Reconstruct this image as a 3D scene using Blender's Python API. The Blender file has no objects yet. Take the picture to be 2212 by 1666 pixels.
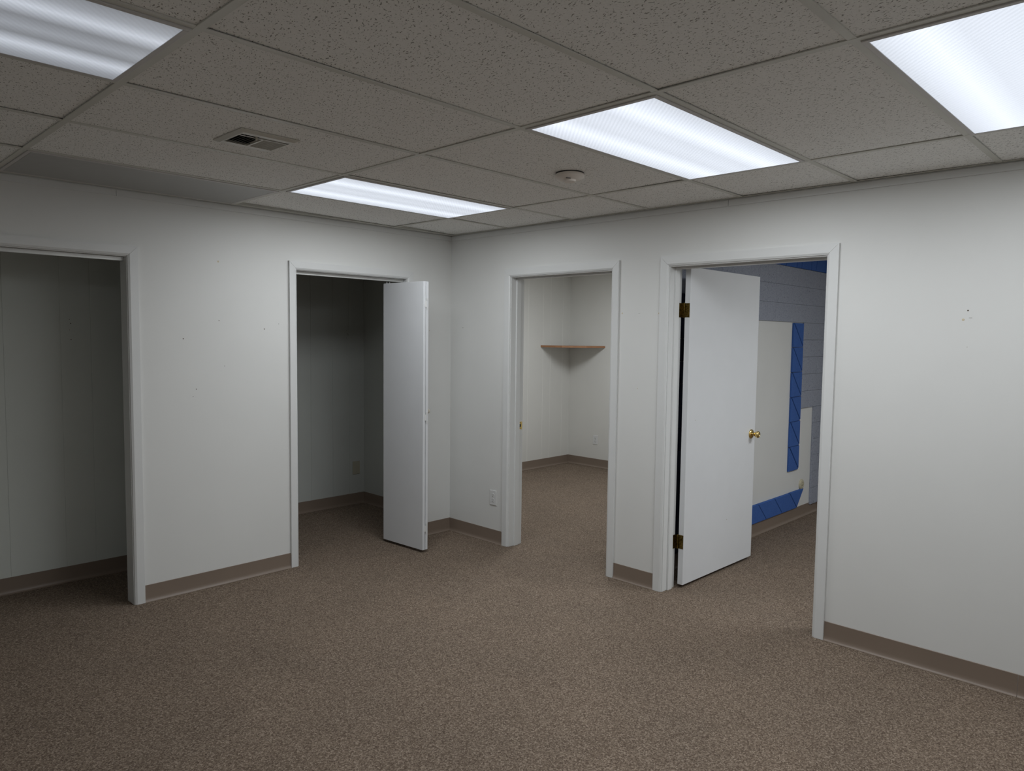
import bpy, bmesh, math, random
from mathutils import Vector, Matrix
random.seed(7)
S = bpy.context.scene
COL = S.collection

# ------------------------------------------------------------------ camera
CAM = Vector((-3.8473, -4.4284, 1.5793))
fwd = Vector((0.71580579, 0.69509195, -0.06685246))
rgt = Vector((0.69717634, -0.71679946, 0.01198658))
upv = Vector((0.03958803, 0.05518801, 0.99769087))
cd = bpy.data.cameras.new('camera'); cam = bpy.data.objects.new('camera', cd); COL.objects.link(cam)
m3 = Matrix((rgt, upv, -fwd)).transposed()
cam.matrix_world = Matrix.Translation(CAM) @ m3.to_4x4()
cd.sensor_fit = 'HORIZONTAL'; cd.sensor_width = 36; cd.lens = 36*1567.23/2212; cd.clip_start = .02
S.camera = cam

# ------------------------------------------------------------------ world + exposure
w = bpy.data.worlds.new('world'); S.world = w; w.use_nodes = True
w.node_tree.nodes['Background'].inputs[0].default_value = (.5, .52, .55, 1)
w.node_tree.nodes['Background'].inputs[1].default_value = .05
S.view_settings.view_transform = 'Standard'; S.view_settings.look = 'None'
S.view_settings.gamma = 1; S.view_settings.use_curve_mapping = False
S.view_settings.exposure = 0.0

# ------------------------------------------------------------------ main dimensions (metres)
Hc = 2.3736                       # ceiling height
GX, GY = -0.583, -0.642           # an intersection of the ceiling grid
TX, TY = 1.2192, 0.6096           # tile pitch
XL, YB = -5.3, -5.7               # far sides of the main room (behind the camera)
WT = .135                         # partition thickness, right wall
WA = .10                          # partition thickness, left wall

# ------------------------------------------------------------------ ceiling troffers: cell (i,j) spans x from GX+i*TX to +TX, y from GY+j*TY to +TY
# (i, j, watts, lens brightness, tube contrast, label)
TROFF = [
 (-3, -3, 4.0, .50, .62, 'dimmer lit ceiling light panel cut off by the upper left corner'),
 (-1, -1, 15, .80, .20, 'lit fluorescent ceiling light closest to the back corner of the room'),
 (-1, -4, 16, .86, .14, 'lit fluorescent ceiling light beside the smoke detector, above the open door'),
 (-1, -6, 14.5, .84, .08, 'lit fluorescent ceiling light cut off by the right edge, near right wall'),
]
LCOL = (.93, .97, 1.0)

def area(name, loc, sx, sy, power, spread=180):
    l = bpy.data.lights.new(name, 'AREA'); l.shape = 'RECTANGLE'; l.size = sx; l.size_y = sy
    l.energy = power; l.color = LCOL; l.spread = math.radians(spread)
    o = bpy.data.objects.new(name, l); COL.objects.link(o); o.location = loc
    return o

# ------------------------------------------------------------------ materials
def mat(name):
    m = bpy.data.materials.new(name); m.use_nodes = True
    return m, m.node_tree.nodes, m.node_tree.links, m.node_tree.nodes['Principled BSDF']
def mapped(N, L, scale, loc=(0, 0, 0)):
    g = N.new('ShaderNodeNewGeometry'); mp = N.new('ShaderNodeMapping')
    mp.inputs['Scale'].default_value = scale; mp.inputs['Location'].default_value = loc
    L.new(g.outputs['Position'], mp.inputs['Vector']); return mp.outputs['Vector']
def objmapped(N, L, scale):
    g = N.new('ShaderNodeTexCoord'); mp = N.new('ShaderNodeMapping')
    mp.inputs['Scale'].default_value = scale
    L.new(g.outputs['Object'], mp.inputs['Vector']); return mp.outputs['Vector']
def noise(N, L, vec, scale, detail=3, rough=.5):
    n = N.new('ShaderNodeTexNoise'); n.inputs['Scale'].default_value = scale
    n.inputs['Detail'].default_value = detail; n.inputs['Roughness'].default_value = rough
    L.new(vec, n.inputs['Vector']); return n
def ramp(N, L, fac, stops):
    r = N.new('ShaderNodeValToRGB'); e = r.color_ramp.elements
    while len(e) < len(stops): e.new(.5)
    for k, (p, c) in enumerate(stops):
        e[k].position = p; e[k].color = (c[0], c[1], c[2], 1)
    L.new(fac, r.inputs['Fac']); return r.outputs['Color']
def bump(N, L, b, h, strength, dist):
    bn = N.new('ShaderNodeBump'); bn.inputs['Strength'].default_value = strength
    bn.inputs['Distance'].default_value = dist
    L.new(h, bn.inputs['Height']); L.new(bn.outputs['Normal'], b.inputs['Normal'])
def plain(name, col, rough=.5, metal=0, var=.06, scale=9, bmp=0, bscale=300):
    m, N, L, b = mat(name)
    v = mapped(N, L, (1, 1, 1)); n = noise(N, L, v, scale, 4)
    lo = [c*(1-var) for c in col]; hi = [min(1, c*(1+var)) for c in col]
    L.new(ramp(N, L, n.outputs['Fac'], [(.3, lo), (.7, hi)]), b.inputs['Base Color'])
    b.inputs['Roughness'].default_value = rough; b.inputs['Metallic'].default_value = metal
    if bmp:
        n2 = noise(N, L, v, bscale, 2); bump(N, L, b, n2.outputs['Fac'], bmp, .001)
    return m

M = {}
M['wall'] = plain('painted_wall', (.71, .71, .69), .55, var=.012, scale=3, bmp=.15, bscale=220)
M['cream'] = plain('cream_paint', (.70, .69, .655), .55, var=.012, scale=3)
M['groove'] = plain('groove_paint', (.90, .89, .85), .3, var=.01)
M['navy'] = plain('shade_darkened_tile', (.012, .016, .045), .9, var=.1)  # tile colour darkened to stand for shade behind the open door
M['closet_wide'] = plain('shaded_green_closet_paint', (.645, .67, .625), .6, var=.02, scale=3, bmp=.15, bscale=220)  # greenish wall paint with closet dimness put in, paler than the other closet
M['closet'] = plain('shaded_closet_paint', (.50, .515, .485), .6, var=.02, scale=3, bmp=.15, bscale=220)  # wall paint darkened to stand for the closet's shade
M['trim'] = plain('white_trim_paint', (.695, .70, .69), .35, var=.01, bmp=.05, bscale=80)
M['door'] = plain('white_door_paint', (.72, .73, .745), .4, var=.01, bmp=.05, bscale=60)
M['cove'] = plain('brown_vinyl_base', (.215, .165, .128), .42, var=.03, scale=4)
M['grid'] = plain('ceiling_tee_paint', (.66, .655, .60), .45, var=.03)
M['light_frame'] = plain('light_frame_paint', (.62, .60, .585), .45, var=.02)
M['brass'] = plain('brass', (.74, .55, .22), .18, 1, var=.08, scale=60)
M['old_brass'] = plain('tarnished_brass', (.13, .085, .022), .42, 1, var=.7, scale=110)
M['plate_white'] = plain('white_plastic', (.70, .70, .69), .35, var=.01)
M['plate_tan'] = plain('almond_plastic', (.42, .39, .30), .4, var=.03)
M['beige'] = plain('beige_plastic', (.50, .46, .33), .35, var=.03)
M['dark'] = plain('dark_slot', (.02, .02, .022), .6)
M['void'] = plain('plenum_black', (.012, .012, .012), .9)
M['ivory'] = plain('ivory_knob', (.55, .50, .42), .35, var=.05)
M['register'] = plain('register_enamel', (.62, .60, .54), .4, var=.03)
M['slat'] = plain('shaded_slat_and_screw', (.36, .35, .31), .5, var=.05)  # register enamel darkened as shade for the left bank; also plate screws
M['smoke'] = plain('smoke_plastic', (.80, .74, .68), .4, var=.03)
M['hole'] = plain('nail_hole_dark', (.10, .08, .06), .8)
M['stain'] = plain('yellow_residue', (.60, .52, .38), .6, var=.2, scale=300)
M['chrome'] = plain('track_steel', (.62, .62, .60), .4, .3)
M['shelf_top'] = plain('shelf_laminate', (.45, .42, .39), .45)

def carpet():
    m, N, L, b = mat('speckled_carpet')
    v = mapped(N, L, (1, 1, 1))
    vo = N.new('ShaderNodeTexVoronoi'); vo.inputs['Scale'].default_value = 210; L.new(v, vo.inputs['Vector'])
    sep = N.new('ShaderNodeSeparateColor'); L.new(vo.outputs['Color'], sep.inputs[0])
    n1 = noise(N, L, v, 95, 5, .75)
    mx = N.new('ShaderNodeMix'); mx.inputs[0].default_value = .55
    L.new(sep.outputs[0], mx.inputs[2]); L.new(n1.outputs['Fac'], mx.inputs[3])
    c = ramp(N, L, mx.outputs[0], [(.18, (.072, .050, .038)), (.42, (.162, .122, .091)), (.60, (.232, .179, .137)), (.85, (.44, .365, .29))])
    n2 = noise(N, L, v, 2.2, 3)
    c2 = ramp(N, L, n2.outputs['Fac'], [(.3, (.93, .93, .93)), (.7, (1.05, 1.04, 1.03))])
    mm = N.new('ShaderNodeMix'); mm.data_type = 'RGBA'; mm.blend_type = 'MULTIPLY'; mm.inputs[0].default_value = 1
    L.new(c, mm.inputs[6]); L.new(c2, mm.inputs[7]); L.new(mm.outputs[2], b.inputs['Base Color'])
    b.inputs['Roughness'].default_value = .95; b.inputs['Specular IOR Level'].default_value = .1
    bump(N, L, b, mx.outputs[0], .8, .006)
    return m
M['carpet'] = carpet()

def tile_mat():
    m, N, L, b = mat('fissured_ceiling_tile')
    base = mapped(N, L, (1, 1, 1)); turn = N.new('ShaderNodeMapping'); turn.inputs['Rotation'].default_value = (0, 0, math.radians(20))
    L.new(base, turn.inputs['Vector']); base = turn.outputs[0]
    nd = noise(N, L, base, 34, 3)
    ad = N.new('ShaderNodeVectorMath'); ad.operation = 'MULTIPLY_ADD'
    ad.inputs[1].default_value = (.030, .030, .030)
    L.new(nd.outputs['Color'], ad.inputs[0]); L.new(base, ad.inputs[2])
    outs = []
    for (sx, sy, th, keep, off) in ((84, 38, .155, .40, 0), (72, 22, .145, .55, 5.3), (140, 100, .16, .60, 9.1)):
        mp = N.new('ShaderNodeMapping'); mp.inputs['Scale'].default_value = (sx, sy, 1)
        mp.inputs['Location'].default_value = (off, off, 0); L.new(ad.outputs[0], mp.inputs['Vector'])
        vo = N.new('ShaderNodeTexVoronoi'); vo.voronoi_dimensions = '2D'; vo.inputs['Scale'].default_value = 1
        L.new(mp.outputs[0], vo.inputs['Vector'])
        sp = N.new('ShaderNodeSeparateColor'); L.new(vo.outputs['Color'], sp.inputs[0])
        gt = N.new('ShaderNodeMath'); gt.operation = 'GREATER_THAN'; gt.inputs[1].default_value = keep; L.new(sp.outputs[0], gt.inputs[0])
        mr = N.new('ShaderNodeMapRange'); mr.inputs[1].default_value = th; mr.inputs[2].default_value = th*.45
        mr.inputs[3].default_value = 0; mr.inputs[4].default_value = 1; L.new(vo.outputs['Distance'], mr.inputs[0])
        mu = N.new('ShaderNodeMath'); mu.operation = 'MULTIPLY'; L.new(gt.outputs[0], mu.inputs[0]); L.new(mr.outputs[0], mu.inputs[1])
        outs.append(mu.outputs[0])
    a = N.new('ShaderNodeMath'); a.operation = 'MAXIMUM'; L.new(outs[0], a.inputs[0]); L.new(outs[1], a.inputs[1])
    a2 = N.new('ShaderNodeMath'); a2.operation = 'MAXIMUM'; L.new(a.outputs[0], a2.inputs[0]); L.new(outs[2], a2.inputs[1])
    n2 = noise(N, L, base, 160, 4)
    cb = ramp(N, L, n2.outputs['Fac'], [(.3, (.88, .875, .85)), (.7, (.96, .955, .93))])
    mm = N.new('ShaderNodeMix'); mm.data_type = 'RGBA'
    L.new(a2.outputs[0], mm.inputs[0]); L.new(cb, mm.inputs[6]); mm.inputs[7].default_value = (.24, .23, .205, 1)
    L.new(mm.outputs[2], b.inputs['Base Color']); b.inputs['Roughness'].default_value = .95
    return m
M['tile'] = tile_mat()

def lens_mat(name, bright, contrast, y0):
    """prismatic lens glowing over three tubes that run along x"""
    m, N, L, b = mat(name)
    v = mapped(N, L, (1, 1, 1)); sp = N.new('ShaderNodeSeparateXYZ'); L.new(v, sp.inputs[0])
    # tube bands across y
    mr = N.new('ShaderNodeMapRange'); mr.inputs[1].default_value = y0; mr.inputs[2].default_value = y0+TY
    mr.inputs[3].default_value = 0; mr.inputs[4].default_value = 1; L.new(sp.outputs[1], mr.inputs[0])
    k = 1-contrast
    c = ramp(N, L, mr.outputs[0], [(0, (.75*k,)*3), (.16, (k+contrast*.35,)*3), (.27, (1.15,)*3), (.40, (k,)*3), (.52, (k+contrast*.35,)*3), (.62, (k,)*3), (.75, (1.15,)*3), (.87, (k+contrast*.3,)*3), (1, (.75*k,)*3)])
    # fine prism ribs
    wv = N.new('ShaderNodeTexWave'); wv.inputs['Scale'].default_value = 30; wv.bands_direction = 'DIAGONAL'; L.new(mapped(N, L, (1, -1, 0)), wv.inputs['Vector'])
    wr = ramp(N, L, wv.outputs['Fac'], [(0, (.93,)*3), (1, (1.04,)*3)])
    m1 = N.new('ShaderNodeMix'); m1.data_type = 'RGBA'; m1.blend_type = 'MULTIPLY'; m1.inputs[0].default_value = 1
    L.new(c, m1.inputs[6]); L.new(wr, m1.inputs[7])
    m2 = N.new('ShaderNodeMix'); m2.data_type = 'RGBA'; m2.blend_type = 'MULTIPLY'; m2.inputs[0].default_value = 1
    L.new(m1.outputs[2], m2.inputs[6]); m2.inputs[7].default_value = (.87, .94, 1.06, 1)
    L.new(m2.outputs[2], b.inputs['Emission Color']); b.inputs['Emission Strength'].default_value = bright
    b.inputs['Base Color'].default_value = (.5, .52, .55, 1); b.inputs['Roughness'].default_value = .3
    return m

def offlens():
    m, N, L, b = mat('grey_unlit_lens')
    v = mapped(N, L, (1, 1, 1)); wv = N.new('ShaderNodeTexWave'); wv.inputs['Scale'].default_value = 30
    wv.bands_direction = 'DIAGONAL'; L.new(v, wv.inputs['Vector'])
    L.new(ramp(N, L, wv.outputs['Fac'], [(0, (.34, .34, .325)), (1, (.40, .40, .385))]), b.inputs['Base Color'])
    b.inputs['Roughness'].default_value = .3
    return m
M['offlens'] = offlens()

def acoustic(name, lo, hi, dark, fis=.6):
    m, N, L, b = mat(name)
    v = mapped(N, L, (1, 1, .45)); n1 = noise(N, L, v, 120, 4, .7); n2 = noise(N, L, v, 240, 3)
    c = ramp(N, L, n2.outputs['Fac'], [(.3, lo), (.7, hi)])
    f = ramp(N, L, n1.outputs['Fac'], [(fis, (0, 0, 0)), (fis+.05, (1, 1, 1))])
    mm = N.new('ShaderNodeMix'); mm.data_type = 'RGBA'
    L.new(f, mm.inputs[0]); L.new(c, mm.inputs[6]); mm.inputs[7].default_value = (*dark, 1)
    L.new(mm.outputs[2], b.inputs['Base Color']); b.inputs['Roughness'].default_value = .9
    bump(N, L, b, n1.outputs['Fac'], .5, .004)
    return m
M['greytile'] = acoustic('grey_acoustic_tile', (.25, .27, .325), (.37, .39, .455), (.09, .10, .135))
M['bluetile'] = acoustic('blue_acoustic_tile', (.033, .095, .32), (.048, .13, .40), (.028, .078, .27))

def wood():
    m, N, L, b = mat('tan_wood_edge')
    v = mapped(N, L, (3, 3, 60)); n = noise(N, L, v, 6, 4)
    L.new(ramp(N, L, n.outputs['Fac'], [(.3, (.28, .125, .055)), (.7, (.46, .24, .12))]), b.inputs['Base Color'])
    b.inputs['Roughness'].default_value = .45
    return m
M['wood'] = wood()

# ------------------------------------------------------------------ mesh helpers
def box(bm, x0, x1, y0, y1, z0, z1):
    x0, x1 = sorted((x0, x1)); y0, y1 = sorted((y0, y1)); z0, z1 = sorted((z0, z1))
    v = [bm.verts.new((x, y, z)) for z in (z0, z1) for y in (y0, y1) for x in (x0, x1)]
    for f in ((0, 2, 3, 1), (4, 5, 7, 6), (0, 1, 5, 4), (2, 6, 7, 3), (0, 4, 6, 2), (1, 3, 7, 5)):
        bm.faces.new([v[i] for i in f])
def prism(bm, pts, axis, a, b):
    """polygon pts (2-D) extruded along axis from a to b"""
    def P(p, t):
        if axis == 'x': return (t, p[0], p[1])
        if axis == 'y': return (p[0], t, p[1])
        return (p[0], p[1], t)
    va = [bm.verts.new(P(p, a)) for p in pts]; vb = [bm.verts.new(P(p, b)) for p in pts]
    n = len(pts)
    bm.faces.new(va); bm.faces.new(vb[::-1])
    for i in range(n): bm.faces.new((va[i], vb[i], vb[(i+1) % n], va[(i+1) % n]))
def lathe(bm, prof, seg=28):
    """prof = [(r, z)...] turned about local z"""
    rings = []
    for r, z in prof:
        if r < 1e-6: rings.append([bm.verts.new((0, 0, z))])
        else: rings.append([bm.verts.new((r*math.cos(2*math.pi*i/seg), r*math.sin(2*math.pi*i/seg), z)) for i in range(seg)])
    for A, B in zip(rings, rings[1:]):
        for i in range(seg):
            j = (i+1) % seg
            if len(A) == 1 and len(B) == 1: continue
            if len(A) == 1: bm.faces.new((A[0], B[i], B[j]))
            elif len(B) == 1: bm.faces.new((A[i], B[0], A[j]))
            else: bm.faces.new((A[i], B[i], B[j], A[j]))
def obj(name, bm, m, parent=None, bevel=0, smooth=False, loc=None, rot=None):
    bmesh.ops.recalc_face_normals(bm, faces=bm.faces[:])
    if smooth:
        for f in bm.faces: f.smooth = True
        for e in bm.edges:
            if len(e.link_faces) == 2 and e.calc_face_angle(0) > .7: e.smooth = False
    me = bpy.data.meshes.new(name); bm.to_mesh(me); bm.free(); me.materials.append(m)
    o = bpy.data.objects.new(name, me); COL.objects.link(o)
    if parent is not None: o.parent = parent
    if loc: o.location = loc
    if rot: o.rotation_euler = rot
    if bevel:
        b = o.modifiers.new('bevel', 'BEVEL'); b.width = bevel; b.segments = 2; b.limit_method = 'ANGLE'
    return o
def B(*boxes):
    bm = bmesh.new()
    for b in boxes: box(bm, *b)
    return bm
def tag(o, label, cat, group=None, kind=None):
    o['label'] = label; o['category'] = cat
    if group: o['group'] = group
    if kind: o['kind'] = kind
    return o
def struct(o, label, cat): return tag(o, label, cat, kind='structure')
def empty(name, loc, rz=0, rx=0):
    o = bpy.data.objects.new(name, None); COL.objects.link(o); o.location = loc; o.rotation_euler = (rx, 0, rz)
    o.empty_display_size = .1
    return o

# ------------------------------------------------------------------ floor and walls
struct(obj('floor', B((XL-.2, 4.5, YB-.2, 1.7, -.1, 0)), M['carpet']), 'brown speckled loop carpet running through every room', 'floor')

HEAD = 2.030      # rough head of the openings (jamb lining sits inside)
D1 = (-0.660, -1.600)    # right wall, narrow doorway (y range of rough opening)
D2 = (-2.005, -2.968)    # right wall, doorway with the open door
O1 = (-4.100, -2.398)    # left wall, wide closet (x range)
O2 = (-1.376, -0.431)    # left wall, closet with the folding door
ZT = Hc+.15

def grooved(bm, axis, face, back, a, b, z0, z1, grooves, depth=.0025, gw=.004):
    """wall slab with real vertical grooves in the face"""
    s = 1 if face > back else -1
    inner = face - s*depth
    cuts = [a]+[g+d for g in sorted(grooves) for d in (-gw/2, gw/2)]+[b]
    def bx(u0, u1, v0, v1):
        if axis == 'x': box(bm, u0, u1, v0, v1, z0, z1)
        else: box(bm, v0, v1, u0, u1, z0, z1)
    bx(a, b, back, inner)
    for u0, u1 in zip(cuts[0::2], cuts[1::2]): bx(u0, u1, inner, face)

# left wall (y = 0 face), with the two closet openings
struct(obj('wall_left', B((XL, O1[0], 0, WA, 0, ZT), (O1[0], O1[1], 0, WA, HEAD, ZT), (O1[1], O2[0], 0, WA, 0, ZT),
    (O2[0], O2[1], 0, WA, HEAD, ZT), (O2[1], 0, 0, WA, 0, ZT)), M['wall']), 'off-white painted wall with two closet openings', 'wall')
# right wall (x = 0 face), with the two doorways
struct(obj('wall_right', B((0, WT, D1[0], WA, 0, ZT), (0, WT, D1[1], D1[0], HEAD, ZT), (0, WT, D2[0], D1[1], 0, ZT),
    (0, WT, D2[1], D2[0], HEAD, ZT), (0, WT, YB, D2[1], 0, ZT)), M['wall']), 'off-white painted wall with two doorways', 'wall')
struct(obj('wall_back', B((XL-.1, WT, YB-.1, YB, 0, ZT)), M['wall']), 'off-white wall behind the camera', 'wall')
struct(obj('wall_side', B((XL-.1, XL, YB, .9, 0, ZT)), M['wall']), 'off-white wall left of the camera', 'wall')
# closets
bm = bmesh.new(); grooved(bm, 'x', .70, .76, XL, -1.92, 0, ZT, [-4.1, -3.75, -3.49, -3.17, -2.87, -2.574, -2.406, -2.1])
struct(obj('wall_closet_back', bm, M['closet_wide']), 'dim grooved panel wall at the back of the wide closet', 'wall')
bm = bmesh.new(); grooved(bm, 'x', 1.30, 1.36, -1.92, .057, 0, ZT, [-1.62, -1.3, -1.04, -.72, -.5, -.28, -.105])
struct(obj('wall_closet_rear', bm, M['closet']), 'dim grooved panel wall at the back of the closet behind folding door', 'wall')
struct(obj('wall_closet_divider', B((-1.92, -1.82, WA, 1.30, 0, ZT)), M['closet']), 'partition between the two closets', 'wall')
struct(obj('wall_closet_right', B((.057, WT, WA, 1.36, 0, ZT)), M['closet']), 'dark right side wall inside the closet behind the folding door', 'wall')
# small room behind the narrow doorway
bm = bmesh.new(); grooved(bm, 'x', 1.41, 1.50, WT, 3.2, 0, ZT, [.35, .62, .81, 1.16, 1.45, 1.62, 1.9, 2.172, 2.434, 2.696, 2.831, 3.058], gw=.005, depth=.0012)
w_ = struct(obj('wall_small_room_left', bm, M['cream']), 'grooved cream panel wall left of the corner shelf', 'wall')
w_.data.materials.append(M['groove'])
for f_ in w_.data.polygons:
    if abs(f_.center.y-1.4112) < .0001: f_.material_index = 1
bm = bmesh.new(); box(bm, 3.2, 3.3, -1.70, 1.50, 0, ZT)
struct(obj('wall_small_room_back', bm, M['cream']), 'cream panel wall right of the corner shelf', 'wall')
struct(obj('wall_partition', B((WT, 4.3, -1.82, -1.70, 0, ZT)), M['wall']), 'off-white wall carrying blue and grey acoustic tiles', 'wall')
struct(obj('wall_blue_room_back', B((4.2, 4.3, -5.2, -1.82, 0, ZT)), M['wall']), 'far wall of the room with acoustic tiles', 'wall')
struct(obj('wall_blue_room_right', B((WT, 4.3, -5.3, -5.2, 0, ZT)), M['wall']), 'right wall of the room with acoustic tiles', 'wall')

# ------------------------------------------------------------------ ceiling: panels + exposed grid
def ceiling(name, label, x0, x1, y0, y1, skip=(), gx=GX, gy=GY, gaps=(), hole=None):
    TH = .0035
    pan = bmesh.new(); grd = bmesh.new(); rnd = random.Random(hash(name) % 1000 if False else len(name)*13)
    i0 = math.floor((x0-gx)/TX); i1 = math.ceil((x1-gx)/TX); j0 = math.floor((y0-gy)/TY); j1 = math.ceil((y1-gy)/TY)
    for i in range(i0, i1):
        for j in range(j0, j1):
            a, b = max(x0, gx+i*TX), min(x1, gx+(i+1)*TX); c, d = max(y0, gy+j*TY), min(y1, gy+(j+1)*TY)
            if b-a < .03 or d-c < .03 or (i, j) in skip: continue
            q = .006
            if hole and i == hole[0] and j == hole[1]:
                hx0, hx1, hy0, hy1 = hole[2:]
                for bx in ((a+q, hx0, c+q, d-q), (hx1, b-q, c+q, d-q), (hx0, hx1, c+q, hy0), (hx0, hx1, hy1, d-q)): box(pan, *bx, Hc+TH+.0005, Hc+TH+.0165)
                continue
            h = [TH+.0005+rnd.choice((0, 0, .001, .0015, .003)) for _ in range(4)]
            if (i, j) in gaps: h = [TH+.001, TH+.001, TH+.016, TH+.003]
            a += q; b -= q; c += q; d -= q
            cs = [(a, c), (b, c), (a, d), (b, d)]
            lo = [pan.verts.new((x, y, Hc+hh)) for (x, y), hh in zip(cs, h)]
            hi = [pan.verts.new((x, y, Hc+hh+.016)) for (x, y), hh in zip(cs, h)]
            pan.faces.new((lo[0], lo[1], lo[3], lo[2])); pan.faces.new((hi[0], hi[2], hi[3], hi[1]))
            for s, t in ((0, 1), (1, 3), (3, 2), (2, 0)): pan.faces.new((lo[s], hi[s], hi[t], lo[t]))
    hw = .012
    for i in range(i0, i1+1):
        x = gx+i*TX
        if x0+.02 < x < x1-.02:
            box(grd, x-hw, x+hw, y0, y1, Hc, Hc+TH); box(grd, x-.003, x+.003, y0, y1, Hc+TH, Hc+.035)
    for j in range(j0, j1+1):
        y = gy+j*TY
        if y0+.02 < y < y1-.02:
            for i in range(i0-1, i1+1):
                a, b = max(x0, gx+i*TX+hw), min(x1, gx+(i+1)*TX-hw)
                if b > a: box(grd, a, b, y-hw, y+hw, Hc+.0005, Hc+TH); box(grd, a, b, y-.003, y+.003, Hc+TH, Hc+.03)
    # wall angle round the edge
    for bx in ((x0, x1, y0, y0+.018), (x0, x1, y1-.018, y1), (x0, x0+.018, y0+.018, y1-.018), (x1-.018, x1, y0+.018, y1-.018)):
        box(grd, *bx, Hc+.001, Hc+TH)
    c = struct(obj(name, pan, M['tile']), label, 'ceiling')
    obj('ceiling_grid', grd, M['grid'], c)
    return c
SK = {(t[0], t[1]) for t in TROFF} | {(-2, 0)}
# unlit panel sits in cell (-2, 0): x -3.02..-1.80, y -0.64..-0.03
C0 = ceiling('ceiling', 'grey fissured tile ceiling on an exposed grid', XL, 0, YB, 0, SK | {(-3, -7), (-2, -9)}, gaps={(-1, 0), (0, 0)}, hole=(-2, -2, -2.510, -2.292, -1.628, -1.456))
ceiling('ceiling_small_room', 'tile ceiling of the room with the corner shelf', WT, 3.2, -1.70, 1.41, {(0, 0)}, gx=1.05, gy=-.45)
ceiling('ceiling_blue_room', 'tile ceiling of the room with acoustic tiles', WT, 4.2, -5.2, -1.82, {(1, -6)})
ceiling('ceiling_closet', 'dark tile ceiling in the wide closet', XL, -1.92, WA, .70)
ceiling('ceiling_closet_rear', 'dark tile ceiling of the closet behind the folding door', -1.82, .057, WA, 1.30)
struct(obj('ceiling_deck', B((XL-.2, 4.5, YB-.2, 1.7, ZT, ZT+.05)), M['void']), 'dark void above the ceiling tiles', 'ceiling')

# ------------------------------------------------------------------ troffers
def troffer(i, j, watts, bright, contrast, label, lit=True, gx=GX, gy=GY, group='ceiling light panels'):
    x0 = gx+i*TX; y0 = gy+j*TY; x1 = x0+TX; y1 = y0+TY
    t = empty('ceiling_light', ((x0+x1)/2, (y0+y1)/2, Hc)); tag(t, label, 'ceiling light', group)
    cx, cy = (x0+x1)/2, (y0+y1)/2; A, Bh = TX/2-.013, TY/2-.013; fw = .017
    z0, z1 = -.004, .012
    fr = B((-A, A, -Bh, -Bh+fw, z0, z1), (-A, A, Bh-fw, Bh, z0, z1), (-A, -A+fw, -Bh+fw, Bh-fw, z0, z1), (A-fw, A, -Bh+fw, Bh-fw, z0, z1))
    obj('frame', fr, M['light_frame'], t, bevel=.002)
    ln = B((-A+fw+.001, A-fw-.001, -Bh+fw+.001, Bh-fw-.001, -.003, .002))
    obj('lens', ln, lens_mat('glowing_lens', bright, contrast, y0) if lit else M['offlens'], t)
    hs = B((-A, A, -Bh, Bh, .085, .09), (-A, A, -Bh, -Bh+.002, z1, .085), (-A, A, Bh-.002, Bh, z1, .085), (-A, -A+.002, -Bh+.002, Bh-.002, z1, .085), (A-.002, A, -Bh+.002, Bh-.002, z1, .085))
    obj('housing', hs, M['light_frame'], t)
    if lit:
        l = area('tube_light', (0, 0, -.008), TX-.08, TY-.08, watts); l.parent = t
    return t
for a in TROFF: troffer(*a)
troffer(-3, -7, 3, .5, .3, 'added unseen dim ceiling light behind the camera, left')  # unseen fitting, added for light from behind the view
troffer(-2, -9, 8, .8, .2, 'added unseen ceiling light behind the camera by the back wall')  # also an added fitting out of view, for extra light
troffer(-2, 0, 0, 0, 0, 'unlit dull grey ceiling light lens along the left wall', lit=False)
troffer(0, 0, 27, .8, .2, 'ceiling light of the small room with the corner shelf', group='lights of the next rooms', gx=1.05, gy=-.45)
troffer(1, -6, 33, .8, .2, 'ceiling light of the room with blue tiles', group='lights of the next rooms')

# ------------------------------------------------------------------ trim strips under the ceiling (with butt joints)
tz0, tz1 = Hc-.040, Hc-.0045
struct(obj('trim_1', B((XL, -2.4585, -.006, 0, tz0, tz1), (-2.4565, 0, -.006, 0, tz0, tz1)), M['trim'], bevel=.0015), 'thin white strip along the top of the left wall', 'trim')
struct(obj('trim_2', B((-.006, 0, -2.389, -.006, tz0, tz1), (-.006, 0, YB, -2.391, tz0, tz1)), M['trim'], bevel=.0015), 'thin white strip along the top of the right wall', 'trim')

# ------------------------------------------------------------------ vinyl cove base
COVE = [(0, 0), (.017, 0), (.0175, .0015), (.012, .004), (.008, .009), (.005, .017), (.0035, .028), (.003, .1), (.0015, .1015), (0, .1015)]
def cove(name, label, axis, wall, s, a, b, seams=()):
    """axis: run direction; wall: coordinate of the wall face; s: +1/-1 into the room"""
    bm = bmesh.new(); cuts = [a]+[c for q in seams for c in (q-.0007, q+.0007)]+[b]
    pts = [(wall+s*d, z) for d, z in COVE]
    for u0, u1 in zip(cuts[0::2], cuts[1::2]): prism(bm, pts, axis, u0, u1)
    return struct(obj(name, bm, M['cove'], smooth=True), label, 'baseboard')
cove('baseboard_left', 'brown vinyl base between the two closet openings', 'x', 0, -1, -2.353, -1.421)
cove('baseboard_left_corner', 'short brown vinyl base behind the folding door', 'x', 0, -1, -.385, 0)
cove('baseboard_left_far', 'brown vinyl base left of the wide closet', 'x', 0, -1, XL, -4.16)
cove('baseboard_right_corner', 'brown vinyl base below the outlet by the corner', 'y', 0, -1, -.612, 0)
cove('baseboard_right_middle', 'short brown vinyl base between the two doorways', 'y', 0, -1, -1.960, -1.640)
cove('baseboard_right', 'long brown vinyl base on the right wall', 'y', 0, -1, YB, -3.016, seams=(-3.868,))
cove('baseboard_back', 'brown vinyl base behind the camera', 'x', YB, 1, XL, 0)
cove('baseboard_side', 'brown vinyl base on the wall left of the camera', 'y', XL, 1, YB, 0)
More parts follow.
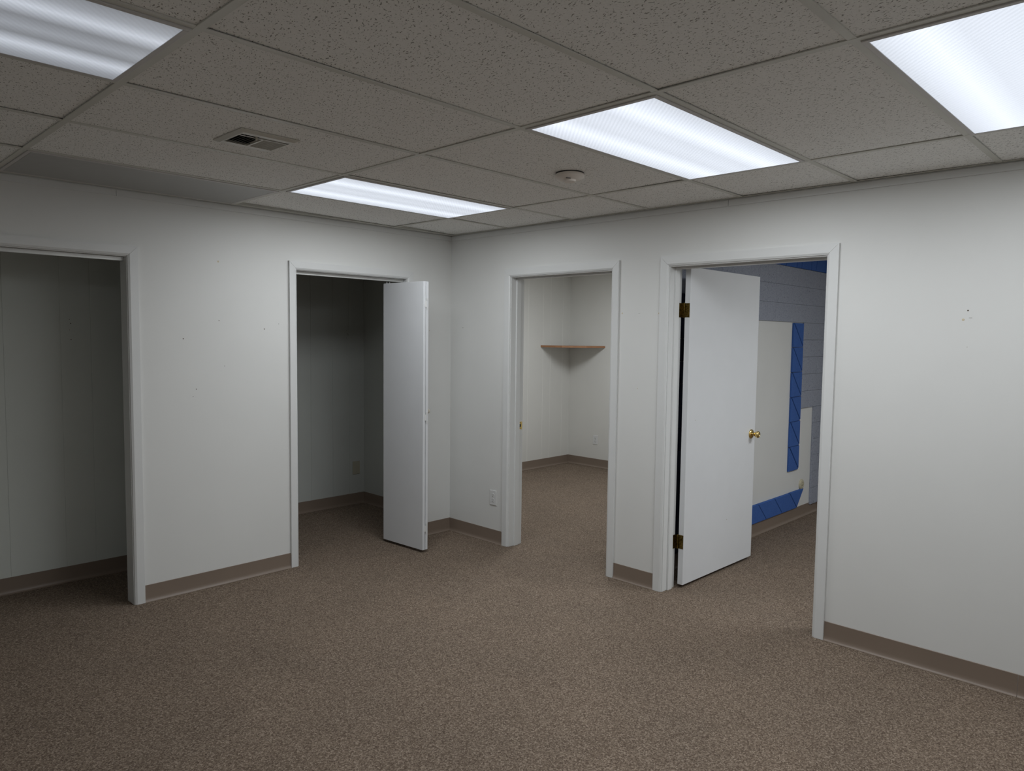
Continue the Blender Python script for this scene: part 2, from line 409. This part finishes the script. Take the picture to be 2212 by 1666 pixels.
cove('baseboard_closet', 'dark brown vinyl base at the back of the wide closet', 'x', .70, -1, XL, -1.92)
cove('baseboard_closet_rear', 'dark vinyl base under the blank wall plate', 'x', 1.30, -1, -1.82, .057)
cove('baseboard_closet_right', 'dark vinyl base on the right side of the closet', 'y', .057, -1, WA, 1.30)
cove('baseboard_small_room_left', 'brown vinyl base left of the corner under the shelf', 'x', 1.41, -1, WT, 3.2)
cove('baseboard_small_room_back', 'brown vinyl base right of the corner under the shelf', 'y', 3.2, -1, -1.70, 1.41)
cove('baseboard_blue_room', 'brown vinyl base under the blue tiles', 'x', -1.82, -1, WT+.06, 4.2)

# ------------------------------------------------------------------ door casings and jambs
ZC = 2.015       # underside of casing head = inner edge; jamb lining 15 mm inside the rough opening
def frame_right(n, yl, yr, label, stop_x, strike=False):
    """opening in the right wall; yl > yr inner jamb faces"""
    t = struct(empty('trim_%d' % n, (0, (yl+yr)/2, 0)), label, 'door frame')
    oy = (yl+yr)/2; cw, ct, rev = .058, .014, .005
    def add(nm, bm, m, bv=.0015): 
        bmesh.ops.translate(bm, verts=bm.verts[:], vec=(0, -oy, 0)); return obj(nm, bm, m, t, bevel=bv)
    zc = ZC
    for face, sgn in ((0, -1), (WT, 1)):
        xa, xb = face, face+sgn*ct; xm = face+sgn*ct*.55
        def cas(pl):   # tapered ranch casing: thin at the inner edge
            return pl
        # left, right legs and mitred head built as prisms along their length
        bm = bmesh.new(); prism(bm, [(xa, yl+rev), (xm, yl+rev), (xb, yl+rev+.012), (xb, yl+rev+cw), (xa, yl+rev+cw)], 'z', 0, zc+rev+cw)
        bmesh.ops.bisect_plane(bm, geom=bm.verts[:]+bm.edges[:]+bm.faces[:], plane_co=(0, yl+rev, zc+rev), plane_no=(0, -1, 1), clear_outer=True); bmesh.ops.holes_fill(bm, edges=[e for e in bm.edges if e.is_boundary]); add('casing', bm, M['trim'])
        bm = bmesh.new(); prism(bm, [(xa, yr-rev), (xm, yr-rev), (xb, yr-rev-.012), (xb, yr-rev-cw), (xa, yr-rev-cw)], 'z', 0, zc+rev+cw)
        bmesh.ops.bisect_plane(bm, geom=bm.verts[:]+bm.edges[:]+bm.faces[:], plane_co=(0, yr-rev, zc+rev), plane_no=(0, 1, 1), clear_outer=True); bmesh.ops.holes_fill(bm, edges=[e for e in bm.edges if e.is_boundary]); add('casing', bm, M['trim'])
        bm = bmesh.new(); prism(bm, [(xa, zc+rev), (xm, zc+rev), (xb, zc+rev+.012), (xb, zc+rev+cw), (xa, zc+rev+cw)], 'y', yr-rev-cw, yl+rev+cw)
        bmesh.ops.bisect_plane(bm, geom=bm.verts[:]+bm.edges[:]+bm.faces[:], plane_co=(0, yl+rev, zc+rev), plane_no=(0, 1, -1), clear_outer=True); bmesh.ops.holes_fill(bm, edges=[e for e in bm.edges if e.is_boundary])
        bmesh.ops.bisect_plane(bm, geom=bm.verts[:]+bm.edges[:]+bm.faces[:], plane_co=(0, yr-rev, zc+rev), plane_no=(0, -1, -1), clear_outer=True); bmesh.ops.holes_fill(bm, edges=[e for e in bm.edges if e.is_boundary]); add('casing', bm, M['trim'])
    add('jamb', B((-.001, WT+.001, yl, yl+.0145, 0, zc), (-.001, WT+.001, yr-.0145, yr, 0, zc), (-.001, WT+.001, yr-.0145, yl+.0145, zc, HEAD-.0005)), M['trim'], .001)
    s0, s1, sp = stop_x[0], stop_x[1], .011
    add('door_stop', B((s0, s1, yl-sp, yl, 0, zc), (s0, s1, yr, yr+sp, 0, zc), (s0, s1, yr+sp, yl-sp, zc-sp, zc)), M['trim'], .0015)
    return t, oy
T1, o1 = frame_right(3, -.676, -1.584, 'white frame of the narrow doorway with a brass strike plate', (.050, .094))
T2, o2 = frame_right(4, -2.020, -2.953, 'white frame of the doorway holding the open door', (.050, .094))
# strike plate on the left jamb of the narrow doorway
bm = B((.097, .131, -.001, .0, -.029, .029)); sp_ = obj('strike_plate', bm, M['brass'], T1, loc=(0, -.676-o1, .912)); sp_['label'] = 'brass strike plate'
obj('latch_hole', B((.103, .117, -.0014, -.0002, -.011, .011)), M['dark'], sp_)
for dz in (-.02, .02):
    bm = bmesh.new(); lathe(bm, [(0, 0), (.0035, 0), (.0035, .0008), (0, .0012)], 12)
    obj('screw', bm, M['old_brass'], sp_, loc=(.110, -.001, dz), rot=(math.pi/2, 0, 0))

def frame_left(n, xl, xr, label):
    t = struct(empty('trim_%d' % n, ((xl+xr)/2, 0, 0)), label, 'door frame'); ox = (xl+xr)/2
    cw, ct, rev = .055, .014, .004; zc = 2.005
    def add(nm, bm, m, bv=.0015):
        bmesh.ops.translate(bm, verts=bm.verts[:], vec=(-ox, 0, 0)); return obj(nm, bm, m, t, bevel=bv)
    def cut(bm, co, no):
        bmesh.ops.bisect_plane(bm, geom=bm.verts[:]+bm.edges[:]+bm.faces[:], plane_co=co, plane_no=no, clear_outer=True)
        bmesh.ops.holes_fill(bm, edges=[e for e in bm.edges if e.is_boundary])
    bm = bmesh.new(); prism(bm, [(xl-rev, 0), (xl-rev, -ct*.55), (xl-rev-.012, -ct), (xl-rev-cw, -ct), (xl-rev-cw, 0)], 'z', 0, zc+rev+cw)
    cut(bm, (xl-rev, 0, zc+rev), (1, 0, 1)); add('casing', bm, M['trim'])
    bm = bmesh.new(); prism(bm, [(xr+rev, 0), (xr+rev, -ct*.55), (xr+rev+.012, -ct), (xr+rev+cw, -ct), (xr+rev+cw, 0)], 'z', 0, zc+rev+cw)
    cut(bm, (xr+rev, 0, zc+rev), (-1, 0, 1)); add('casing', bm, M['trim'])
    bm = bmesh.new(); prism(bm, [(0, zc+rev), (-ct*.55, zc+rev), (-ct, zc+rev+.012), (-ct, zc+rev+cw), (0, zc+rev+cw)], 'x', xl-rev-cw, xr+rev+cw)
    cut(bm, (xr+rev, 0, zc+rev), (1, 0, -1)); cut(bm, (xl-rev, 0, zc+rev), (-1, 0, -1)); add('casing', bm, M['trim'])
    add('jamb', B((xl-.0145, xl, -.001, WA+.001, 0, zc), (xr, xr+.0145, -.001, WA+.001, 0, zc), (xl-.0145, xr+.0145, -.001, WA+.001, zc, HEAD-.0005)), M['trim'], .001)
    # bifold track: a shallow channel under the head
    tr = B((xl+.002, xr-.002, .036, .0375, zc-.022, zc-.001), (xl+.002, xr-.002, .0625, .064, zc-.022, zc-.001), (xl+.002, xr-.002, .0375, .0625, zc-.003, zc-.001))
    add('door_track', tr, M['chrome'], 0)
    return t, ox
T3, o3 = frame_left(5, -4.085, -2.413, 'white frame of the wide open closet at the left edge')
T4, o4 = frame_left(6, -1.361, -.446, 'white frame of the closet with the folding door')

# ------------------------------------------------------------------ nail holes and residue in the walls
def marks(face, pts, parent_name):
    par = bpy.data.objects[parent_name]
    for (u, z, r, kind) in pts:
        bm = bmesh.new()
        if kind == 'dash':
            box(bm, -.006, .006, -.0006, .0006, 0, .0004)
        else: lathe(bm, [(r, 0), (r*.7, .0004), (0, .0005)], 10)
        nm, m = {'hole': ('nail_hole', M['hole']), 'dash': ('scratch', M['hole']), 'stain': ('glue_spot', M['stain'])}[kind]
        if face == 'A': o = obj(nm, bm, m, par, loc=(u, -.0001, z), rot=(math.pi/2, 0, 0))
        elif face == 'B': o = obj(nm, bm, m, par, loc=(-.0001, u, z), rot=(math.pi/2, 0, -math.pi/2))
        elif face == 'C1': o = obj(nm, bm, m, par, loc=(u, .6999, z), rot=(math.pi/2, 0, 0))
        elif face == 'C2': o = obj(nm, bm, m, par, loc=(u, 1.2999, z), rot=(math.pi/2, 0, 0))
marks('A', [(-1.888, 2.019, .006, 'stain'), (-1.888, 2.020, .002, 'hole'), (-1.888, 1.657, .003, 'hole'), (-1.592, 1.611, .0035, 'hole'), (-2.106, 1.545, .0035, 'hole'),
            (-1.857, 1.377, .0022, 'hole'), (-2.034, 1.240, .0028, 'hole'), (-2.054, 1.196, .002, 'hole'), (-1.491, 1.646, .0022, 'hole'), (-.22, 1.62, .003, 'stain')], 'wall_left')
marks('B', [(-1.671, 1.739, .0055, 'stain'), (-1.945, 1.735, .0045, 'stain'), (-1.671, 1.739, .002, 'hole'), (-1.945, 1.735, .0022, 'hole'), (-1.802, 1.737, .0018, 'dash'), (-1.802, 1.264, .003, 'stain'),
            (-3.597, 1.725, .0035, 'hole'), (-3.580, 1.683, .006, 'stain'), (-3.580, 1.683, .002, 'hole'), (-3.609, 1.691, .001, 'dash'), (-3.601, 1.558, .0015, 'hole'), (-.145, 1.647, .003, 'hole')], 'wall_right')
marks('C1', [(-2.521, 1.655, .002, 'hole'), (-2.515, 1.63, .003, 'hole'), (-2.521, 1.59, .002, 'hole'), (-2.515, 1.53, .003, 'hole')], 'wall_closet_back')
marks('C2', [(-.13, 1.62, .002, 'hole'), (-.125, 1.59, .0035, 'hole'), (-.115, 1.58, .0035, 'hole'), (-.13, 1.55, .0022, 'hole'), (-.13, 1.47, .0018, 'hole')], 'wall_closet_rear')

# ------------------------------------------------------------------ swinging door with brass hardware
dr = struct(empty('door_1', (.150, -2.040, .022), math.radians(-.7)), 'white flush door standing open with brass knob and hinges', 'door')
obj('door_slab', B((-.005, .910, -.0370, 0, 0, 2.000)), M['door'], dr, bevel=.0015)
def knobset(parent, x, z, yface, s):
    k = empty('door_knob', (x, yface, z)); k.parent = parent; k.rotation_euler = (math.pi/2*s, 0, 0); k['label'] = 'polished brass knob'
    bm = bmesh.new(); lathe(bm, [(0, 0), (.0325, 0), (.033, .003), (.030, .008), (.022, .012), (.015, .014), (0, .0145)], 36)
    obj('rosette', bm, M['brass'], k, smooth=True)
    bm = bmesh.new(); lathe(bm, [(.0, .012), (.015, .013), (.0145, .016), (.011, .019), (.010, .023), (.0125, .028), (.018, .036), (.0225, .044), (.0245, .051), (.023, .057), (.0185, .0615), (.014, .0625), (.012, .0605), (0, .0605)], 36)
    obj('knob', bm, M['brass'], k, smooth=True)
knobset(dr, .850, .892, -.037, 1)
for mx_, mz_, mr_, mm_ in ((.072, .255, .0035, 'plate_white'), (.540, .330, .0030, 'plate_tan'), (.093, 1.045, .0030, 'plate_tan')):
    bm = bmesh.new(); lathe(bm, [(mr_, 0), (mr_*.7, .0006), (0, .0007)], 10)
    obj('paint_chip', bm, M[mm_], dr, loc=(mx_, -.0371, mz_), rot=(math.pi/2, 0, 0))
knobset(dr, .850, .892, 0, -1)
lt = obj('latch', B((.9095, .911, -.029, -.008, .862, .922)), M['brass'], dr)
for zc_ in (.297-.022, 1.757-.022):
    h = empty('hinge', (-.008, -.001, zc_)); h.parent = dr; h['label'] = 'tarnished brass hinge'
    bm = bmesh.new(); lathe(bm, [(0, -.047), (.003, -.047), (.0045, -.044), (.0045, .044), (.003, .047), (0, .047)], 14); obj('hinge_pin', bm, M['old_brass'], h, smooth=True, loc=(-.004, .002, 0))
    obj('hinge_leaf', B((.0005, .0028, -.034, .001, -.044, .044)), M['old_brass'], h, bevel=.001)
    obj('hinge_leaf', B((-.036, -.002, .017, .0195, -.044, .044), (-.006, -.003, .002, .0185, -.044, .044)), M['old_brass'], h)

# ------------------------------------------------------------------ folding closet door (two leaves folded flat)
bf = struct(empty('door_2', (-.545, -.355, .020), math.radians(3.2)), 'white folding closet door folded open beside the room corner', 'door')
HB = 1.947
obj('door_panel', B((-.0235, -.0015, 0, .445, 0, HB)), M['door'], bf, bevel=.0012)
obj('door_panel', B((.0045, .0255, 0, .445, 0, HB)), M['door'], bf, bevel=.0012)
for z in (.155, .970, 1.787):
    h = empty('hinge', (.001, 0, z)); h.parent = bf
    obj('hinge_leaf', B((-.012, .003, -.0022, 0, -.022, .022)), M['plate_white'], h, bevel=.0006)
    obj('hinge_leaf', B((.0045, .020, -.0022, 0, .024, .040), (.0045, .020, -.0022, 0, -.040, -.024), (.002, .006, -.004, 0, -.040, .040)), M['plate_white'], h, bevel=.0006)
bm = bmesh.new(); lathe(bm, [(0, 0), (.008, 0), (.0075, .014), (.016, .019), (.0175, .025), (.014, .032), (.006, .035), (0, .0355)], 28)
k = obj('knob', bm, M['ivory'], bf, smooth=True, loc=(.0255, .028, 1.012), rot=(0, math.pi/2, 0)); k['label'] = 'small ivory round knob'
for x in (-.0125, .0145):
    bm = bmesh.new(); lathe(bm, [(0, 0), (.004, 0), (.004, .030), (0, .030)], 12)
    obj('pivot_pin', bm, M['chrome'], bf, loc=(x, .42, HB), smooth=True)

# ------------------------------------------------------------------ outlets and plates
def plate_on(name, loc, rz, label, cat, m, duplex=True, W=.070, Hh=.1143, group=None):
    """plate built facing local -y"""
    t = empty(name, loc, rz); tag(t, label, cat, group)
    obj('cover_plate', B((-W/2, W/2, -.006, 0, -Hh/2, Hh/2)), m, t, bevel=.0025)
    if duplex:
        for s in (-1, 1):
            bm = bmesh.new(); n = 20
            pts = [(max(-.0138, min(.0138, .0172*math.cos(2*math.pi*i/n))), s*.0195+.0145*math.sin(2*math.pi*i/n)) for i in range(n)]
            prism(bm, pts, 'y', -.0078, -.004); f = obj('receptacle', bm, m, t)
            g = bmesh.new(); box(g, -.0075, -.0053, -.0083, -.0070, s*.0195, s*.0195+.009); box(g, .0053, .0075, -.0083, -.0070, s*.0195+.001, s*.0195+.008)
            box(g, -.0025, .0025, -.0083, -.0070, s*.0195-.0095, s*.0195-.0045); obj('slots', g, M['dark'], f)
        bm = bmesh.new(); lathe(bm, [(0, 0), (.003, 0), (.003, .001), (0, .0015)], 12); obj('screw', bm, m, t, loc=(0, -.006, 0), rot=(math.pi/2, 0, 0))
    else:
        for s in (-1, 1):
            bm = bmesh.new(); lathe(bm, [(0, 0), (.003, 0), (.003, .001), (0, .0015)], 12)
            obj('screw', bm, M['slat'], t, loc=(0, -.006, s*.042), rot=(math.pi/2, 0, 0))
    return t
plate_on('power_outlet', (0, -.509, .348), -math.pi/2, 'white duplex outlet on the main room wall near the corner', 'outlet', M['plate_white'], group=None)
plate_on('power_outlet', (3.2, .978, .333), -math.pi/2, 'white duplex outlet in the far room right of the corner below shelf', 'outlet', M['plate_white'])
plate_on('blank_plate', (-.032, 1.30, .341), 0, 'almond blank wall plate inside the dark closet', 'wall plate', M['plate_tan'], duplex=False, W=.078, Hh=.122)
t = empty('phone_jack', (2.557, -1.82, .296), 0, math.pi/2); tag(t, 'round beige wall jack above the blue tile band', 'wall jack')
bm = bmesh.new(); lathe(bm, [(0, 0), (.046, 0), (.047, .006), (.043, .012), (.036, .015), (.022, .0155), (.021, .013), (0, .013)], 32)
obj('cover', bm, M['beige'], t, smooth=True)
bm = bmesh.new(); lathe(bm, [(0, .013), (.011, .013), (.010, .018), (0, .019)], 20); obj('socket', bm, M['beige'], t, smooth=True)
obj('socket_hole', B((-.004, .004, -.003, .003, .0185, .0195)), M['dark'], t)

# ------------------------------------------------------------------ corner shelf
sh = empty('corner_shelf', (3.2, 1.41, 1.462)); tag(sh, 'tan wood corner shelf high in the small room behind the doorway', 'shelf')
R = .548
arc = [(0, 0), (-R, 0), (-R*.87, -R*.50), (-R*.50, -R*.87), (0, -R)]
bm = bmesh.new(); prism(bm, [(x*.996, y*.996) for x, y in arc], 'z', -.001, .0215); obj('shelf_board', bm, M['shelf_top'], sh)
bm = bmesh.new()
o_ = [(-R, 0)]+arc[2:4]+[(0, -R)]; i_ = [(x*.992, y*.992) for x, y in o_]
for a, b, c, d in zip(o_, o_[1:], i_, i_[1:]): prism(bm, [a, b, d, c], 'z', -.002, .021)
obj('edge_band', bm, M['wood'], sh)

# ------------------------------------------------------------------ acoustic tiles on the partition (face y = -1.82)
YW = -1.8215
def tile_piece(bm, pts, th=.013, g=.0018, br=.004):
    """one tile: polygon in x,z, shrunk by g, chamfered front, proud of the wall"""
    cx = sum(p[0] for p in pts)/len(pts); cz = sum(p[1] for p in pts)/len(pts)
    def inset(d):
        n = len(pts); out = []
        area2 = sum(pts[i][0]*pts[(i+1) % n][1]-pts[(i+1) % n][0]*pts[i][1] for i in range(n)); sg = 1 if area2 > 0 else -1
        for i in range(n):
            p0 = Vector(pts[i-1]); p1 = Vector(pts[i]); p2 = Vector(pts[(i+1) % n])
            e1 = (p1-p0).normalized(); e2 = (p2-p1).normalized()
            n1 = Vector((-e1.y, e1.x))*sg; n2 = Vector((-e2.y, e2.x))*sg
            k = 1+n1.dot(n2); out.append(p1+(n1+n2)*(d/k))
        return out
    A = inset(g); Bq = inset(g+br)
    n = len(pts)
    v0 = [bm.verts.new((p[0], YW, p[1])) for p in A]; v1 = [bm.verts.new((p[0], YW-th+br*.7, p[1])) for p in A]; v2 = [bm.verts.new((p[0], YW-th, p[1])) for p in Bq]
    bm.faces.new(v2); bm.faces.new(v0[::-1])
    for a, b in ((v0, v1), (v1, v2)):
        for i in range(n): bm.faces.new((a[i], a[(i+1) % n], b[(i+1) % n], b[i]))
def rect(a, b, c, d): return [(a, c), (b, c), (b, d), (a, d)]
P = .1525
# grey field: three rows across, then the column down the right
bm = bmesh.new()
for r, (z0, z1) in enumerate(((2.038, 2.190), (1.886, 2.038), (1.733, 1.886))):
    xs = [.14]+[2.488+.1505*k for k in range(-15, 12)]
    for a, b in zip(xs, xs[1:]):
        if r == 2 and a < .60: continue
        tile_piece(bm, rect(a, b, z0, z1), g=.0006, br=.0018)
tag(obj('acoustic_tiles', bm, M['greytile']), 'three rows of grey fissured acoustic tiles above the open door leaf', 'wall tiles', 'acoustic wall tiles')
bm = bmesh.new()
zs = [1.733, 1.584, 1.434, 1.283, 1.133, .983]
for n_, (z1, z0) in enumerate(zip(zs, zs[1:])):
    xs = [2.462, 2.79, 3.09, 3.39, 3.7, 4.0, 4.2] if n_ % 2 == 0 else [2.462, 2.64, 2.94, 3.24, 3.55, 3.85, 4.2]
    for a, b in zip(xs, xs[1:]): tile_piece(bm, rect(a, b, z0, z1), g=.0008, br=.0025)
zs = [.983, .838, .689, .541, .389, .238, .086]
for n_, (z1, z0) in enumerate(zip(zs, zs[1:])):
    xs = [2.746, 3.05, 3.35, 3.66, 3.96, 4.2]
    for a, b in zip(xs, xs[1:]): tile_piece(bm, rect(a, b, z0, z1), th=.015 if n_ < 5 else .018, g=.0008, br=.0025)
tag(obj('acoustic_tiles', bm, M['greytile']), 'grey acoustic tile column right of the blue strip, seen beside the door frame', 'wall tiles', 'acoustic wall tiles')
# blue tiles above the grey field, with slanted joints
bm = bmesh.new(); x = .14; k = 0
top = Hc-.002
while x < 4.1:
    b = min(x+.305, 4.2)
    tile_piece(bm, [(x, 2.190), (x+.09, 2.190), (x+.15, top), (x, top)], g=.004)
    tile_piece(bm, [(x+.09, 2.190), (b, 2.190), (b, top), (x+.15, top)], g=.004)
    x += .305
tag(obj('acoustic_tiles', bm, M['bluetile']), 'blue acoustic tiles along the top of the wall, under the ceiling', 'wall tiles', 'acoustic wall tiles')
# vertical strip: six squares, each split on its diagonal
bm = bmesh.new(); zs = [1.728, 1.519, 1.305, 1.091, .877, .660, .447]
for z1, z0 in zip(zs, zs[1:]):
    xa, xb = 2.249, 2.455
    tile_piece(bm, [(xa, z0), (xb, z0), (xa, z1)], th=.017, g=.0015); tile_piece(bm, [(xb, z0+.008), (xb, z1), (xa+.008, z1)], th=.017, g=.0015)
tag(obj('acoustic_tiles', bm, M['bluetile']), 'vertical blue strip of tiles split by diagonal lines', 'wall tiles', 'acoustic wall tiles')
# low band of parallelograms ending in a point
bm = bmesh.new(); x = 2.289; d = .163
tile_piece(bm, [(x, .259), (x+.296, .259), (x+d, .106)][::-1], th=.017, g=.0015)
while x > .95:
    tile_piece(bm, [(x-.301+d, .103), (x+d, .103), (x, .257), (x-.301, .257)], th=.017, g=.0015); x -= .301
tag(obj('acoustic_tiles', bm, M['bluetile']), 'low slanted blue tile band just above the baseboard', 'wall tiles', 'acoustic wall tiles')
# tile column behind the hinge side, door's shade painted into its colour
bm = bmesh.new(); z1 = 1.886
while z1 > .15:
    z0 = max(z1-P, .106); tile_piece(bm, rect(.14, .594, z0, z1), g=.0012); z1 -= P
tag(obj('acoustic_tiles', bm, M['navy']), 'tiles with shade painted into their colour, seen through the gap at the door hinges', 'wall tiles', 'acoustic wall tiles')

# ------------------------------------------------------------------ air register in the ceiling
zr = Hc+.003
vx0, vx1, vy0, vy1 = -2.527, -2.275, -1.668, -1.412
t = empty('air_register', ((vx0+vx1)/2, (vy0+vy1)/2, zr)); tag(t, 'square metal ceiling vent with two banks of slats', 'vent')
a, c = (vx1-vx0)/2, (vy1-vy0)/2; th = -.011
bm = bmesh.new(); ia, ic0, ic1 = .103, -.082, .078   # inner hole
# bevelled flange ring around the opening
def ringframe(bm, ox, oy0, oy1, ix, iy0, iy1, zo, zi, zt):
    O = [(-ox, oy0), (ox, oy0), (ox, oy1), (-ox, oy1)]; Mi = [(-ox+.018, oy0+.018), (ox-.018, oy0+.018), (ox-.018, oy1-.018), (-ox+.018, oy1-.018)]; I = [(-ix, iy0), (ix, iy0), (ix, iy1), (-ix, iy1)]
    vo = [bm.verts.new((*p, zt)) for p in O]; vo2 = [bm.verts.new((*p, zo)) for p in O]; vm = [bm.verts.new((*p, zi)) for p in Mi]; vi = [bm.verts.new((*p, zi)) for p in I]; vt = [bm.verts.new((*p, zt)) for p in I]
    for A, Bv in ((vo, vo2), (vo2, vm), (vm, vi), (vi, vt), (vt, vo)):
        for i in range(4): bm.faces.new((A[i], A[(i+1) % 4], Bv[(i+1) % 4], Bv[i]))
ringframe(bm, a, -c, c, ia, ic0, ic1, -.003, th, 0)
obj('flange', bm, M['register'], t)
dw = .0015; ox_, oy0_, oy1_ = ia+.006, ic0-.006, ic1+.006
obj('duct', B((-ox_, -ox_+dw, oy0_, oy1_, .001, .13), (ox_-dw, ox_, oy0_, oy1_, .001, .13), (-ox_, ox_, oy0_, oy0_+dw, .001, .13), (-ox_, ox_, oy1_-dw, oy1_, .001, .13), (-ox_, ox_, oy0_, oy1_, .13, .132)), M['void'], t)
obj('crossbar', B((-ia, ia, ic0+.019, ic0+.025, th, th+.002), (-.004, .004, ic0+.024, ic1, th, th+.004)), M['register'], t)
for bank in (0, 1):
    for q in range(7):
        x = (-ia+.014+q*.0135) if bank == 0 else (.014+q*.0135)
        bm = bmesh.new()
        dx = .0115 if bank == 0 else -.007     # the two banks lean opposite ways
        prism(bm, [(x-dx, -.0105), (x-dx+.0008, -.0105), (x+dx+.0008, .0045), (x+dx, .0045)], 'y', ic0+.024, ic1)
        obj('slat', bm, M['slat'] if bank == 0 else M['register'], t)  # left bank takes the darker enamel, its shade put into the colour
bm = B((-.0035, .0035, -.005, .005, -.022, -.008)); obj('lever', bm, M['ivory'], t, loc=(-.038, ic0+.008, 0), bevel=.001)

# ------------------------------------------------------------------ smoke detector
t = empty('smoke_detector', (-1.084, -2.120, Hc+.003)); t.rotation_euler = (math.radians(180-2.5), math.radians(2), 0)
tag(t, 'round off-white smoke detector on the ceiling tile', 'smoke detector')
bm = bmesh.new(); lathe(bm, [(0, -.003), (.068, -.003), (.069, .004), (.069, .007), (0, .007)], 48); obj('base_plate', bm, M['dark'], t, smooth=True)  # base coloured dark to read as the shadowed gap above the cover
bm = bmesh.new(); lathe(bm, [(0, .008), (.071, .008), (.073, .012), (.071, .020), (.058, .028), (.040, .033), (.032, .034), (.030, .037), (.027, .042), (.016, .044), (0, .044)], 48)
obj('cover', bm, M['smoke'], t, smooth=True)
obj('vent_slot', B((-.012, .012, -.0015, .0015, -.001, .002)), M['dark'], t, loc=(-.038, .022, .0335), rot=(0, 0, .5))
